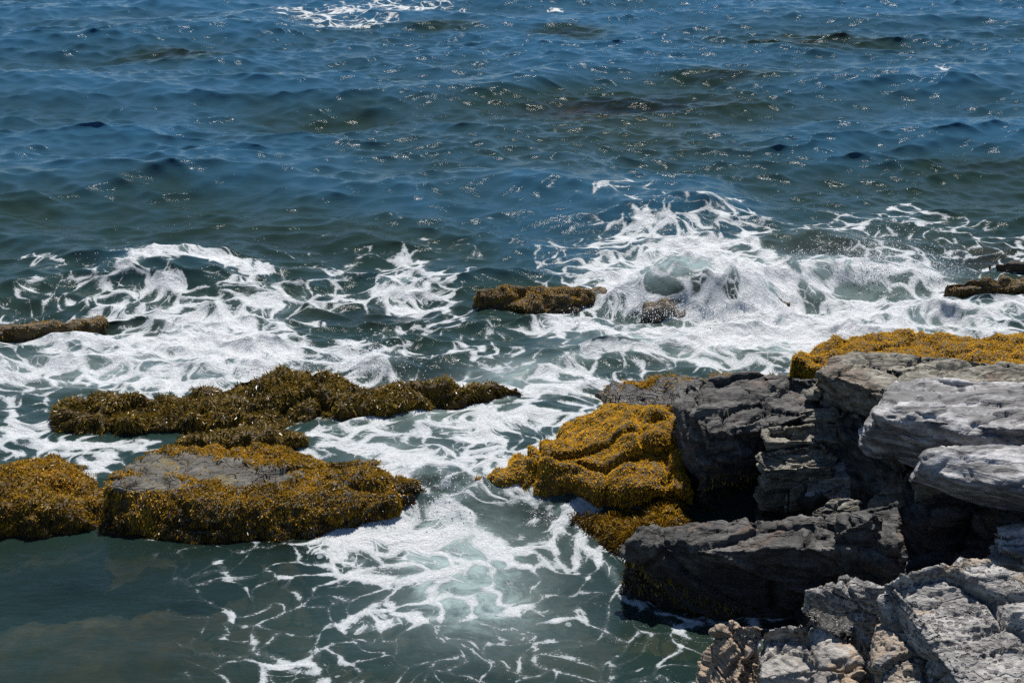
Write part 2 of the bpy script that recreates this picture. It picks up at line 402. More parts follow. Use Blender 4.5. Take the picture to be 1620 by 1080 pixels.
weedrock('sloping golden seaweed rock against the dark slate block beside the foaming channel',
    [hull([(1090, 640, .78), (960, 652, .6), (880, 690, .5), (830, 722, .42), (850, 745, .36), (960, 770, .32), (1090, 770, .36)],
          [(760, 762, .0), (820, 785, .0), (930, 800, .0), (1090, 805, .0), (820, 720, .15), (900, 670, .2), (960, 640, .2)], flare=.06),
     hull([(1000, 640, .72), (1110, 632, .8), (1110, 700, .62), (960, 700, .58)], flare=.02),
     hull([(742, 756, .22), (815, 726, .38), (885, 752, .36), (850, 776, .22), (790, 778, .14)], flare=.1)],
    M_under, M_gold, dens=9500, seed=5, a=.08, fk=dict(L=(.014, .034), hang=(.02, .05)))
weedrock('flat wet seaweed shelf at the waterline below the golden slope',
    [hull([(900, 812, .04), (1000, 800, .12), (1080, 790, .18), (1090, 840, .14), (1010, 880, .05), (950, 862, .02)], flare=.12)],
    M_under, M_mixw, dens=8000, seed=6, a=.06, creases=.5, fk=dict(L=(.05, .10), zmin=-.05))
weedrock('bright orange gold seaweed ledge at the right edge in front of white surf',
    [hull([(1252, 560, .62), (1320, 527, .7), (1440, 520, .75), (1640, 528, .72), (1760, 532, .7), (1760, 600, .75), (1320, 585, .6), (1256, 580, .5)], flare=.03)],
    M_under, M_gold, dens=9500, seed=7, a=.05, creases=.6, fk=dict(L=(.014, .034), hang=(.02, .05)))
weedrock('low wet black shelf with olive weed patches behind the dark slate block',
    [hull([(930, 612, .22), (1010, 594, .32), (1110, 590, .4), (1230, 586, .45), (1230, 620, .4), (1080, 640, .3), (960, 640, .2)], flare=.1)],
    M_dark, M_mixw, dens=8000, seed=8, a=.05, creases=.5, bare=lambda wp, N_: .95 * sst(-.40, -.15, perlin(wp * 2.2, 9)), fk=dict(L=(.04, .09)))
# --- rocks awash in the surf -----------------------------------------
def surf(label, hulls, seed, dens=2500, mat=None, **k):
    me = remesh(hulls, .03); weed_shape(me, seed=seed, rnd=5, a=.035, creases=.4)
    c = centre([me]); o = root_at('surf_rock', c, label, 'rock', 'wet rocks in the surf'); st = stone(me, 'stone', mat or M_wet, o, c)
    if dens: fronds(st, M_mixw, dens, seed, c=c, L=(.015, .035), hang=(.02, .05), zmin=.15, bare=None)
surf('small wet brown rock alone in the surf at the middle of the photo', [hull([(752, 456, .42), (830, 449, .44), (905, 453, .36), (945, 456, .30), (900, 466, .30), (765, 470, .34)], [(742, 484, .16), (800, 494, .16), (850, 498, .16), (950, 478, .14)], flare=.1)], 21, 8000)
surf('submerged brown rock just right of the small rock with water sliding over it', [hull([(915, 452, .26), (960, 450, .30), (955, 462, .25), (920, 466, .2)], flare=.12)], 22, 0)
surf('brown rock under the white wave dome with water pouring down its face', [hull([(1015, 472, .30), (1060, 466, .37), (1110, 474, .33), (1170, 470, .36), (1240, 472, .24), (1170, 492, .24), (1020, 492, .24)], [(1008, 510, .05), (1090, 516, .05), (1180, 510, .05), (1255, 490, .05)], flare=.1)], 23, 0)
surf('low dark rock strip awash at the left edge of the surf', [hull([(-60, 518, .42), (40, 514, .42), (110, 506, .38), (170, 500, .3), (160, 512, .28), (-60, 532, .36)], flare=.12)], 24, 2500)
surf('brown weedy rock strip awash at the right edge of the surf', [hull([(1495, 444, .36), (1560, 436, .42), (1760, 434, .44), (1760, 452, .34), (1510, 458, .28)], flare=.15)], 25, 3500)
surf('low brown rock behind the surf at the right edge', [hull([(1560, 416, .2), (1640, 410, .32), (1760, 412, .32), (1760, 424, .2)], flare=.1)], 26, 0)

# --- slate ledge -----------------------------------------------------
slate('dark jagged slate block above the golden seaweed slope, its front face black',
    [hull([(1108, 596, 1.12), (1200, 584, 1.15), (1300, 590, 1.15), (1320, 640, 1.05), (1240, 668, .98), (1120, 684, .95), (1072, 640, .95), (1078, 612, 1.0)], under=.15),
     hull([(1120, 650, .98), (1240, 650, 1.0), (1250, 690, .7), (1130, 700, .8)], under=.3)],
    M_dark, seed=31, parts=['block', 'ledge'], fringe=(3500, lambda wp, N_: np.where((wp[:, 2] > .5) | (N_[:, 0] > .2), 1.0, .2 + .8 * sst(-.1, .1, perlin(wp * 2, 3)))), voxel=.018, a1=.14)
slate('tan striped slate ledges stepping down under the dark block',
    [hull([(1212, 672, .95), (1300, 660, .96), (1335, 672, .92), (1330, 694, .86), (1215, 698, .86)], under=.25),
     hull([(1200, 712, .78), (1300, 694, .84), (1330, 720, .76), (1320, 738, .68), (1210, 745, .66)], under=.3)],
    M_mid, seed=32, parts=['ledge', 'ledge'], voxel=.015, a1=.05, block=(.6, .3, .14))
slate('grey upper ledge of cracked slate below the orange seaweed',
    [hull([(1290, 586, 1.42), (1330, 562, 1.46), (1420, 558, 1.5), (1530, 568, 1.5), (1660, 574, 1.5), (1780, 580, 1.5), (1780, 640, 1.5), (1440, 640, 1.45), (1360, 612, 1.42)], under=.25, zb=1.05),
     hull([(1400, 575, 1.46), (1780, 585, 1.46), (1780, 650, 1.46), (1400, 632, 1.40)], flare=0)],
    M_mid, seed=33, parts=['ledge', 'ledge'], voxel=.018, a1=.10, block=(.8, .5, .16))
slate('long smooth pale grey slab with wavy streaks at the right edge',
    [hull([(1420, 606, 1.52), (1480, 592, 1.56), (1780, 600, 1.62), (1780, 700, 1.55), (1400, 662, 1.42), (1380, 650, 1.45)], zb=.9, under=.35),
     hull([(1378, 662, 1.38), (1450, 655, 1.45), (1780, 650, 1.55), (1780, 715, 1.45), (1440, 700, 1.24), (1376, 682, 1.26)], zb=1.0, under=.35),
     hull([(1560, 640, 1.5), (1780, 640, 1.5), (1780, 720, 1.4), (1560, 712, 1.3)], zb=.9, under=.5)],
    M_pale, seed=34, parts=['slab', 'slab', 'shelf'], voxel=.018, rnd=4, terr=.035, lam=.09, a1=.03, a2=.010, block=(2.6, .35, .14), fine=(1.6, .2, .05), crack=.2, waves=.055)
slate('rounded smooth pale slab hanging over the black hollow at the right edge',
    [hull([(1470, 716, 1.46), (1520, 706, 1.5), (1780, 700, 1.58), (1780, 800, 1.42), (1600, 782, 1.3), (1500, 756, 1.28), (1455, 745, 1.34)], zb=.95, under=.5),
     hull([(1560, 740, 1.35), (1780, 720, 1.4), (1780, 800, 1.2), (1600, 780, 1.1)], zb=.7, under=.6)],
    M_pale, seed=35, parts=['slab', 'underside'], voxel=.018, rnd=6, terr=.022, lam=.05, a1=.02, a2=.004, a3=.012, block=(2.4, .7, .3), crack=.2, waves=.03)
slate('pink and grey wedge of slate leaning against the rounded pale slab',
    [hull([(1448, 730, 1.2), (1500, 708, 1.3), (1505, 722, 1.22), (1470, 762, 1.02), (1445, 755, 1.05)], zb=.8)],
    M_mid, seed=36, voxel=.014, amp=.5, lam=.03, terr=.012)
slate('slanting dark slate fin leaning between the dark block and the pale slab',
    [hull([(1350, 612, 1.3), (1400, 600, 1.36), (1420, 640, 1.3), (1370, 690, .95), (1330, 700, .85), (1320, 650, 1.1)], zb=.3)],
    M_dark, seed=37, voxel=.016, a1=.12)
slate('small pale chunk of slate lit in the hollow beside the tan ledges',
    [hull([(1276, 746, .62), (1320, 730, .68), (1354, 726, .66), (1350, 754, .55), (1300, 752, .56)], zb=.3)],
    M_pale, seed=38, voxel=.012, amp=.35, lam=.03, terr=.012)
slate('narrow slanting splinter of slate below the small pale chunk',
    [hull([(1242, 778, .45), (1285, 752, .52), (1294, 756, .5), (1252, 782, .40)], zb=.2)],
    M_mid, seed=39, voxel=.012, amp=.3, lam=.02, terr=.01)
slate('pinkish slate wedge standing above the middle of the front block',
    [hull([(1405, 752, .95), (1436, 750, .95), (1440, 790, .75), (1395, 808, .68), (1372, 800, .7)], zb=.2)],
    M_mid, seed=40, voxel=.012, amp=.45, lam=.03, terr=.012)
slate('low flat wedge of tan slate lying behind the front block',
    [hull([(1285, 806, .62), (1330, 782, .7), (1370, 790, .66), (1372, 808, .6), (1320, 820, .55)], zb=.2)],
    M_mid, seed=41, voxel=.012, amp=.4, lam=.03, terr=.012)
slate('big dark slate block at the water in the foreground with a grey top',
    [hull([(985, 862, .52), (1010, 836, .62), (1110, 820, .68), (1300, 815, .74), (1390, 822, .78), (1400, 862, .70), (1250, 866, .62), (1110, 872, .6)],
          [(990, 880, .3), (1010, 950, -.02), (1100, 972, -.02), (1400, 972, 0)], flare=.03),
     hull([(1340, 800, .9), (1420, 790, .95), (1440, 880, .7), (1330, 890, .5)], flare=.02)],
    M_dark, seed=42, parts=['block', 'ledge'], fringe=(3500, lambda wp, N_: np.where((wp[:, 2] > .42 - .35 * (wp[:, 0] - 1.0)) , 1.0, .1)), voxel=.017, a1=.08, block=(1.2, .5, .3))
slate('broken pale slate ledge with a black notch at the right edge below the hollow',
    [hull([(1572, 826, 1.0), (1640, 832, 1.05), (1760, 836, 1.05), (1760, 880, .95), (1580, 868, .88)], zb=.7),
     hull([(1565, 862, .85), (1760, 872, .9), (1760, 950, .7), (1570, 900, .7)], zb=.1)],
    M_pale, seed=43, parts=['ledge', 'ledge'], voxel=.014, a1=.09, block=(.4, .3, .12))
for lab, pts, mt, u in [
    ('thin slate plate tilted under the tip of the long pale slab', [(1330, 668, 1.0), (1420, 690, 1.08), (1440, 712, 1.0), (1360, 704, .92), (1325, 684, .92)], M_dark, .1),
    ('steep brown edged slate plate between the dark block and the upper ledge', [(1300, 604, 1.22), (1345, 596, 1.3), (1372, 604, 1.3), (1330, 648, 1.02), (1300, 650, .98)], M_mid, .05),
    ('dark tilted slate plate stacked behind the slanting splinter', [(1240, 742, .5), (1330, 722, .62), (1345, 760, .5), (1290, 790, .38), (1230, 784, .32)], M_dark, .1),
    ('dark slate plate leaning right of the pinkish wedge', [(1440, 770, .85), (1500, 762, .95), (1540, 800, .8), (1470, 840, .6), (1430, 815, .62)], M_dark, .1),
    ('thin tilted slate shards rising out of the right end of the front block', [(1320, 838, .8), (1385, 806, .98), (1402, 818, .96), (1345, 868, .7), (1318, 870, .62)], M_dark, .05),
    ('lower dark slate shard behind the plate left of the pitted rock', [(1290, 862, .6), (1350, 842, .72), (1362, 852, .7), (1310, 890, .5)], M_mid, .05),
    ('dark slate step under the rounded pale slab at the right edge', [(1540, 800, .85), (1780, 810, .95), (1780, 850, .8), (1560, 840, .65)], M_dark, .2),
    ('grey shard jutting below the left end of the upper ledge', [(1262, 648, 1.02), (1325, 640, 1.06), (1332, 656, 1.0), (1270, 664, .96)], M_mid, .1)]:
    slate(lab, [hull(pts, under=u, zb=.0)], mt, voxel=.014, name='slate_plate', amp=.5, lam=.04, terr=.014, seed=60 + len(lab) % 23)
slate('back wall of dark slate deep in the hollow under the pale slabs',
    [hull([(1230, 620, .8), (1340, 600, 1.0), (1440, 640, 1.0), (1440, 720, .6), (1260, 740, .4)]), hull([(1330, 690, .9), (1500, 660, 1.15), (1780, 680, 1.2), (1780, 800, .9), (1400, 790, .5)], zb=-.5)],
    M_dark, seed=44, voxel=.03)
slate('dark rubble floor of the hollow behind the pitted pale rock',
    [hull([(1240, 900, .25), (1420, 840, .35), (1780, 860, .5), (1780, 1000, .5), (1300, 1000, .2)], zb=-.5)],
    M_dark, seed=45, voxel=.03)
slate('big pale pitted rock filling the lower right corner',
    [hull([(1400, 922, 1.45), (1440, 908, 1.5), (1510, 890, 1.55), (1560, 898, 1.55), (1625, 935, 1.5), (1780, 960, 1.5), (1780, 1140, 1.2), (1560, 1140, 1.15), (1480, 1010, 1.25), (1420, 960, 1.35)], flare=.05)],
    M_front, seed=46, voxel=.013, a1=.13, a2=.012, a3=.010, lam=.035, terr=.022, rnd=0, pit=.024, block=(.8, .55, .3))
slate('pale overhanging slate plate left of the big pitted rock',
    [hull([(1272, 934, 1.16), (1345, 916, 1.22), (1400, 930, 1.26), (1405, 962, 1.15), (1340, 948, 1.12)], zb=1.0),
     hull([(1350, 930, 1.15), (1410, 930, 1.2), (1440, 1010, 1.0), (1370, 1000, .9)], flare=.0)],
    M_front, seed=47, parts=['plate', 'block'], voxel=.011, a1=.06, a2=.01, a3=.010, lam=.03, terr=.015, rnd=0, pit=.008, block=(.5, .35, .14))
slate('cracked pale blocks below the overhanging plate with a dark cleft beside them',
    [hull([(1385, 985, 1.15), (1500, 990, 1.25), (1520, 1140, .9), (1390, 1140, .85), (1378, 1040, 1.0)], flare=.03)],
    M_front, seed=48, voxel=.012, a1=.13, a2=.012, a3=.010, lam=.03, terr=.02, rnd=0, pit=.012, block=(.4, .35, .2))
slate('ochre stained pale rock in the bottom foreground',
    [hull([(1205, 990, .85), (1290, 970, .95), (1300, 1000, .9), (1360, 1050, .8), (1380, 1140, .65), (1200, 1140, .55), (1190, 1030, .7)], flare=.06)],
    M_ochre, seed=49, voxel=.011, a1=.10, a2=.010, a3=.010, lam=.03, terr=.03, rnd=0, pit=.010, block=(.6, .45, .22))
slate('rugged brown and grey rock at the water left of the ochre stained rock',
    [hull([(1130, 1000, .62), (1165, 982, .72), (1205, 985, .78), (1200, 1030, .6), (1170, 1140, .3), (1105, 1140, .15), (1110, 1050, .3)], flare=.06)],
    M_ochre, seed=50, voxel=.011, a1=.10, a2=.012, a3=.012, lam=.035, rnd=0, block=(.3, .28, .16), pit=.01)

# flow noise tile for warping the foam (periodic, from filtered noise)
def tile(n, beta, kc, seed):
    g = np.random.default_rng(seed); k = np.fft.fftfreq(n) * n; KX, KY = np.meshgrid(k, k); K = np.hypot(KX, KY); K[0, 0] = 1
    a = np.where((K > 1), K ** -beta * np.exp(-(K / kc) ** 2), 0)
    t = np.real(np.fft.ifft2(np.fft.fft2(g.normal(size=(n, n))) * a)); return (t - t.mean()) / t.std()
def look(T, u, v):
    n = T.shape[0]; u = (u * n) % n; v = (v * n) % n
    i, j = u.astype(np.int64) % n, v.astype(np.int64) % n; fu, fv = u - np.floor(u), v - np.floor(v); i2, j2 = (i + 1) % n, (j + 1) % n
    return (T[j, i] * (1 - fu) + T[j, i2] * fu) * (1 - fv) + (T[j2, i] * (1 - fu) + T[j2, i2] * fu) * fv

T1 = tile(512, 1.6, 40, 1); T2 = tile(512, 1.4, 60, 2); T3 = tile(512, 1.2, 80, 3)
# ------------------------------------------------------------------ seabed, water
def seabed(x, y):
    d = -.75 - .03 * np.clip(y - 12, 0, 60) + .12 * look(T1, x / 17, y / 17) + .04 * look(T3, x / 5, y / 5)
    for px, py, rx, ry, h in [(1000, 168, 170, 20, 1.7), (280, 92, 70, 10, 1.5), (900, 48, 60, 8, 1.6), (600, 490, 110, 22, .75), (690, 590, 90, 26, .6),
                              (200, 505, 150, 20, .6), (1150, 130, 90, 8, 1.4), (1290, 70, 110, 12, 1.1), (700, 40, 60, 8, 1.2), (850, 480, 120, 22, .7), (1300, 400, 130, 22, .9),
                              (110, 930, 120, 40, .3), (300, 960, 60, 25, .15), (860, 820, 60, 16, .45), (430, 850, 130, 30, .4), (1560, 400, 90, 14, .7), (1560, 265, 90, 12, 1.0), (480, 390, 200, 22, .5)]:
        qx, qy = PX(x, y, 0.0 if py > 770 else .2)
        d = d + h * np.exp(-((qx - px) / rx) ** 2 - ((qy - py) / ry) ** 2)
    return np.minimum(d, -.06)
gx, gy = np.meshgrid(np.linspace(-1, 1, 260), np.linspace(0, 1, 260))
Y = 5 * (60 / 5) ** gy; X = gx * (4 + Y * .62)
Zb = seabed(X, Y)
idx = np.arange(260 * 260).reshape(260, 260)
F = np.stack([idx[:-1, :-1], idx[:-1, 1:], idx[1:, 1:], idx[1:, :-1]], -1).reshape(-1, 4)
me = make_mesh('seabed', np.stack([X, Y, Zb], -1).reshape(-1, 3), F, 4)
m = N('seabed_weed_and_stone'); g = m.n('NewGeometry').outputs['Position']
col = m.ramp(m.noise(g, 1.9, 8, .68, .5), [(.34, (.015, .012, .007)), (.47, (.055, .042, .025)), (.56, (.11, .075, .03)), (.70, (.20, .165, .11))])
m.principled(col, .9)
tag(link('seabed', me, m.m), kind='structure')

NX, NY = 1350, 1150
t = np.linspace(0, 1, NY)
yin = 8.2 * (56 / 8.2) ** t
yrows = np.concatenate([[4.5, 5.5, 6.5, 7.3, 7.8], yin, 56 * 1.06 ** np.arange(1, 45)])
s = np.linspace(-1, 1, NX)
s = np.concatenate([[-3.5, -2.4, -1.7, -1.35, -1.15], s, [1.15, 1.35, 1.7, 2.4, 3.5]])
X, Y = np.meshgrid(s, yrows); X = X * (.37 * np.sqrt(Y ** 2 + 49) + .3)
shape = X.shape
LV = SL * sst(13.25, 13.95, Y + .05 * np.sin(X * 3))
QX, QY = PX(X, Y, LV)
# foam density map: rows every 40, columns every 60
DM = """0000000000000000000000000000
0000000000010013432110112100
0000000001121124566754322322
1324543322122114689986666532
4434434434353012676787999644
3322456655345327876789999998
6777777555346545789899999999
6777778856965777777777777777
5567777777765779752100000000
4530000035677778741000000000
4764333347888776300000000000
1166300000688764000000000000
0000000015877753310000000000
0000000268988766420000000000
0000102367788865510000000000
0000012437788765332000000000
0000014234677643334100000000
0000013477786643213420000000
0000015463454321012342000000
0000013642111111233210000000
0000013642111111233210000000""".split('\n')
D = np.array([[int(c) for c in r] for r in DM], float) / 9; D = .60 * D + .24 * D ** 4
D = np.pad(D, ((0, 0), (6, 6)), mode='edge')
def cub(T, u, v):                    # smooth lookup
    h, w = T.shape; u = np.clip(u, 0, w - 1.001); v = np.clip(v, 0, h - 1.001)
    i, j = u.astype(int), v.astype(int); fu, fv = u - i, v - j; fu = fu * fu * (3 - 2 * fu); fv = fv * fv * (3 - 2 * fv)
    return (T[j, i] * (1 - fu) + T[j, i + 1] * fu) * (1 - fv) + (T[j + 1, i] * (1 - fu) + T[j + 1, i + 1] * fu) * fv
jx, jy = 26 * look(T1, X / 11, Y / 11), 15 * look(T2, X / 11, Y / 11)
Qx, Qy = QX + jx, QY + jy
foam = cub(D, Qx / 60 + 6, (Qy - 300) / 40) * sst(285, 330, Qy)
foam = np.where(QY > 1085, foam * .6, foam)
def blob(a, px, py, rx, ry, h, rot=0):
    c, s_ = math.cos(R(rot)), math.sin(R(rot)); dx, dy = QX - px, QY - py
    u, v = (c * dx + s_ * dy) / rx, (-s_ * dx + c * dy) / ry
    return a + h * np.exp(-(u * u + v * v))
foam = blob(foam, 540, 22, 95, 16, .55); foam = blob(foam, 650, 8, 70, 8, .4); foam = blob(foam, 878, 14, 10, 5, .5)
foam = blob(foam, 1490, 130, 14, 6, .4)
def stroke(a, pts, r, h, jit=1.0):
    q = np.full(shape, 1e9); x, y = QX + jx * .35 * jit, (QY + jy * .35 * jit)
    for (x0, y0), (x1, y1) in zip(pts, pts[1:]):
        dx, dy = x1 - x0, (y1 - y0) * 1.8; ln = dx * dx + dy * dy
        tt = np.clip(((x - x0) * dx + (y - y0) * 1.8 * dy) / ln, 0, 1)
        q = np.minimum(q, (x - x0 - tt * dx) ** 2 + ((y - y0) * 1.8 - tt * dy) ** 2)
    return np.maximum(a, a * .55 + .70 * h * np.exp(-q / r ** 2))
for pts, r, h in [
    ([(345, 880), (372, 925), (365, 985), (345, 1030), (420, 1060), (480, 1075)], 14, .62),
    ([(440, 905), (470, 912)], 10, .6), ([(400, 930), (380, 960), (360, 1010)], 14, .62),
    ([(478, 985), (560, 1000), (640, 985), (740, 975), (850, 960)], 20, .75),
    ([(885, 800), (905, 850), (960, 900), (1000, 950), (1060, 985), (1088, 1012), (1040, 1050), (965, 1072)], 12, .72),
    ([(880, 800), (852, 852), (770, 885), (650, 910), (560, 905)], 20, .85),
    ([(900, 850), (905, 900), (930, 905)], 9, .6), ([(800, 830), (885, 795)], 9, .7),
    ([(730, 770), (690, 800), (660, 850), (640, 880)], 34, .85), ([(620, 790), (560, 830), (500, 860), (560, 880)], 22, .8),
    ([(655, 770), (650, 740), (600, 715), (520, 700)], 22, .85), ([(735, 765), (790, 720), (860, 690), (940, 655)], 16, .85),
    ([(700, 760), (690, 730), (720, 690), (780, 660), (880, 640)], 16, .7),
    ([(490, 690), (580, 668), (700, 635), (800, 615)], 10, .75), ([(660, 700), (680, 650), (640, 640)], 10, .6),
    ([(700, 608), (850, 600), (960, 606)], 22, 1.0), ([(0, 600), (150, 608), (300, 608), (380, 600)], 14, .8),
    ([(170, 842), (300, 854), (480, 846), (600, 808), (655, 776)], 5, .45), ([(760, 775), (830, 795), (900, 808), (930, 860), (985, 890), (1010, 960), (1090, 980)], 6, .5),
    ([(0, 852), (60, 852), (150, 836)], 4, .35), ([(80, 704), (250, 704), (420, 704), (520, 684), (640, 652), (800, 618)], 6, .55),
    ([(30, 640), (38, 690), (90, 708), (160, 700), (240, 690)], 14, .85), ([(150, 745), (190, 710), (250, 695)], 14, .7),
    ([(560, 555), (600, 575), (640, 605)], 18, .9), ([(0, 590), (120, 560), (260, 545), (400, 530)], 16, .7),
    ([(190, 430), (250, 415), (320, 425), (420, 440)], 16, .9), ([(60, 500), (150, 470), (260, 450)], 10, .6), ([(0, 470), (50, 450)], 14, .7),
    ([(980, 470), (985, 440), (1020, 405), (1090, 385), (1170, 378), (1220, 400)], 18, 1.0), ([(1180, 375), (1230, 430), (1255, 470)], 20, .95),
    ([(930, 505), (1000, 530), (1100, 525), (1250, 500), (1400, 480)], 22, .95), ([(1290, 440), (1380, 425), (1450, 420), (1490, 440)], 22, 1.0),
    ([(1380, 500), (1500, 490), (1640, 500)], 24, .95), ([(900, 575), (1050, 560), (1200, 545), (1300, 520)], 18, .85),
    ([(740, 530), (760, 560), (740, 590)], 8, .6), ([(840, 520), (900, 530)], 8, .55), ([(640, 470), (700, 470), (740, 500)], 8, .6)]:
    foam = stroke(foam, pts, r, h)
foam += (.12 * look(T3, X / 7, Y / 7) + .10 * look(T2, X / 16, Y / 10)) * (foam > .08)
milk = sst(.35, 1.0, foam) * .6
for a in [(740, 880, 130, 90, .7), (760, 960, 120, 60, .45), (1095, 430, 95, 24, .95), (1250, 530, 220, 30, .6), (620, 720, 100, 40, .35), (700, 650, 120, 30, .3), (200, 590, 260, 30, .4), (820, 590, 80, 20, .8),
          (750, 1020, 220, 60, .12), (1080, 540, 160, 30, .5), (1350, 430, 150, 40, .6)]:
    milk = blob(milk, *a)
# clear windows onto rock faces on the dome
for a in [(1090, 428, 75, 16, -.55), (1090, 490, 85, 13, -.8), (1200, 475, 50, 22, -.4), (1300, 400, 60, 14, -.3), (690, 580, 80, 18, -.35), (130, 510, 120, 8, -.5), (600, 490, 70, 14, -.25), (1010, 608, 50, 10, -.3),
          (870, 815, 30, 9, -.5), (800, 840, 60, 14, -.35), (700, 655, 22, 7, -.5), (880, 640, 25, 7, -.45), (800, 640, 22, 8, -.4), (640, 665, 30, 8, -.3), (940, 630, 16, 8, -.3), (560, 650, 40, 6, -.3),
          (850, 540, 120, 12, -.35), (530, 490, 70, 10, -.2)]:
    foam = blob(foam, *a)
c = W(1112, 470, SL); ddx, ddy = (X - c.x) / 1.2, (Y - c.y) / np.where(Y < c.y, .62, 1.0); dr = np.hypot(ddx, ddy); dang = np.arctan2(ddy, ddx)
dw = 1 - sst(1.0, 1.3, dr)
df_ = .52 + .50 * np.exp(-((dr - .95) / .2) ** 2) + .30 * sst(-.1, .5, ddy) + .16 * look(T2, X / 4, Y / 4)
foam = foam * (1 - dw) + df_ * dw
milk = milk * (1 - dw) + dw * np.clip(.95 * np.exp(-((dr - .2) / .55) ** 2) * sst(-.55, -.1, ddy) + .3, 0, 1) * (1 - .55 * np.exp(-(ddx / .75) ** 2 - ((ddy + .75) / .2) ** 2))
foam = np.maximum(foam, .15 * sst(840, 870, QY) * sst(150, 420, QX))
foam = np.clip(foam, 0, 1.15); milk = np.clip(milk, 0, 1)

# heights: sum of directional waves with sharpened crests
g = np.random.default_rng(5); Z = LV.copy(); DX = np.zeros(shape); DY = np.zeros(shape)
calm = .28 + .72 * sst(13.8, 19, Y)
pool = sst(760, 1000, QY) * 1.0
calm = calm * (1 - .45 * sst(13.9, 12.5, Y))
for k in range(90):
    lam = .24 * (6.5 / .24) ** (((k * .618) % 1)) ; K = 2 * math.pi / lam
    th = -math.pi / 2 + g.normal() * (.42 if lam > 2 else .62) + .12
    amp = .0062 * lam ** .95 * (1.6 if lam < .9 else (.95 if lam < 2 else .72)) * (.6 + .8 * g.random()); ph = g.random() * 6.283
    cx, cy = math.cos(th), math.sin(th)
    P_ = K * (cx * X + cy * Y) + ph + .6 * look(T1, X / 23 + k * .13, Y / 23)
    loc = amp * calm * np.where(lam < .9, .75 + .45 * look(T2, X / 19 + k * .2, Y / 19), 1)
    Z += loc * np.cos(P_); q = 1.0 * loc
    DX -= q * cx * np.sin(P_); DY -= q * cy * np.sin(P_)
def ridge(pts, h, w, back=2.2):                     # a swell crest in world metres, steep face towards shore
    global Z
    P = [W(a, b, SL) for a, b in pts]; xs = np.array([p.x for p in P]); ys = np.array([p.y for p in P])
    yc = np.interp(X, xs, ys); e = sst(xs[0], xs[0] + 1.5, X) * (1 - sst(xs[-1] - 1.5, xs[-1], X))
    d = Y - yc + .25 * look(T1, X / 15, Y / 15); w_ = np.where(d > 0, w * back, w)
    Z += h * e * np.exp(-(d / w_) ** 2)
ridge([(-500, 320), (100, 312), (450, 300), (800, 300), (1050, 322), (1250, 340)], .34, .95)
ridge([(-400, 160), (200, 150), (700, 165), (900, 175)], .22, 1.1)
ridge([(750, 150), (1000, 120), (1500, 135), (1900, 110)], .2, 1.1)
ridge([(-400, 80), (200, 66), (500, 60)], .2, 1.3)
ridge([(1150, 235), (1400, 215), (2000, 225)], .16, 1.0)
ridge([(100, 440), (250, 420), (460, 435)], .2, .4)
ridge([(-300, 470), (60, 455), (150, 460)], .14, .4)
def hill(px, py, rx, ry, h):
    global Z
    c = W(px, py, SL); Z += h * np.exp(-((X - c.x) / rx) ** 2 - (np.abs(Y - c.y) / np.where(Y < c.y, ry * .55, ry)) ** 2)
c = W(1112, 470, SL); ddx, ddy = (X - c.x) / 1.2, (Y - c.y) / np.where(Y < c.y, .62, 1.0); dr = np.hypot(ddx, ddy)
dome = 1 - sst(0.25, 1.15, dr); Z = LV + (Z - LV) * (1 - .75 * dome) + .56 * dome * (1 + .08 * look(T2, X / 5, Y / 5)); hill(1260, 445, .6, .6, .2)
hill(1330, 435, .45, .5, .25); hill(1430, 440, .5, .5, .22); hill(600, 585, .3, .5, .2); hill(1520, 500, .8, .4, .1)
# cascade hump and turbulence where there is foam
turb = look(T3, X / 5.3, Y / 5.3); turb2 = look(T2, X / 2.1 + .3, Y / 2.1)
Z += sst(.3, 1, foam) * (.010 * turb + .006 * turb2 + .012 * np.abs(look(T1, X / 2.9, Y / 2.9))) * (1 + .8 * sst(15, 17, Y)) * (.45 + .55 * sst(12.5, 14, Y))
Z += .05 * np.exp(-((QX - 690) / 60) ** 2 - ((QY - 770) / 14) ** 2) * turb
bed = seabed(X, Y)
depth = np.clip(Z - bed, .02, 5)
depth *= 1 - .3 * sst(820, 870, QY) * (1 - sst(250, 480, QX))
# swirled foam coordinates: trace back through a curl flow
U, V = X.copy(), Y.copy(); ST = tile(512, 2.2, 22, 9); e = 1 / 512
for it in range(14):
    a = (look(ST, U / 6.5, V / 6.5 + e) - look(ST, U / 6.5, V / 6.5 - e)); b = (look(ST, U / 6.5 + e, V / 6.5) - look(ST, U / 6.5 - e, V / 6.5))
    U = U - a * .17; V = V + b * .17
depth *= 1 - .8 * np.exp(-(ddx / .8) ** 2 - ((ddy + .7) / .35) ** 2)
co = np.stack([X + DX, Y + DY, Z], -1).reshape(-1, 3)
ny, nx = shape; idx = np.arange(ny * nx).reshape(ny, nx)
F = np.stack([idx[:-1, :-1], idx[:-1, 1:], idx[1:, 1:], idx[1:, :-1]], -1).reshape(-1, 4)
wme = make_mesh('sea_water', co, F, 4)
attr(wme, 'foam', foam); attr(wme, 'milk', milk); attr(wme, 'depth', depth)
attr(wme, 'flow', np.stack([U, V, U * 0], -1), 'FLOAT_VECTOR')

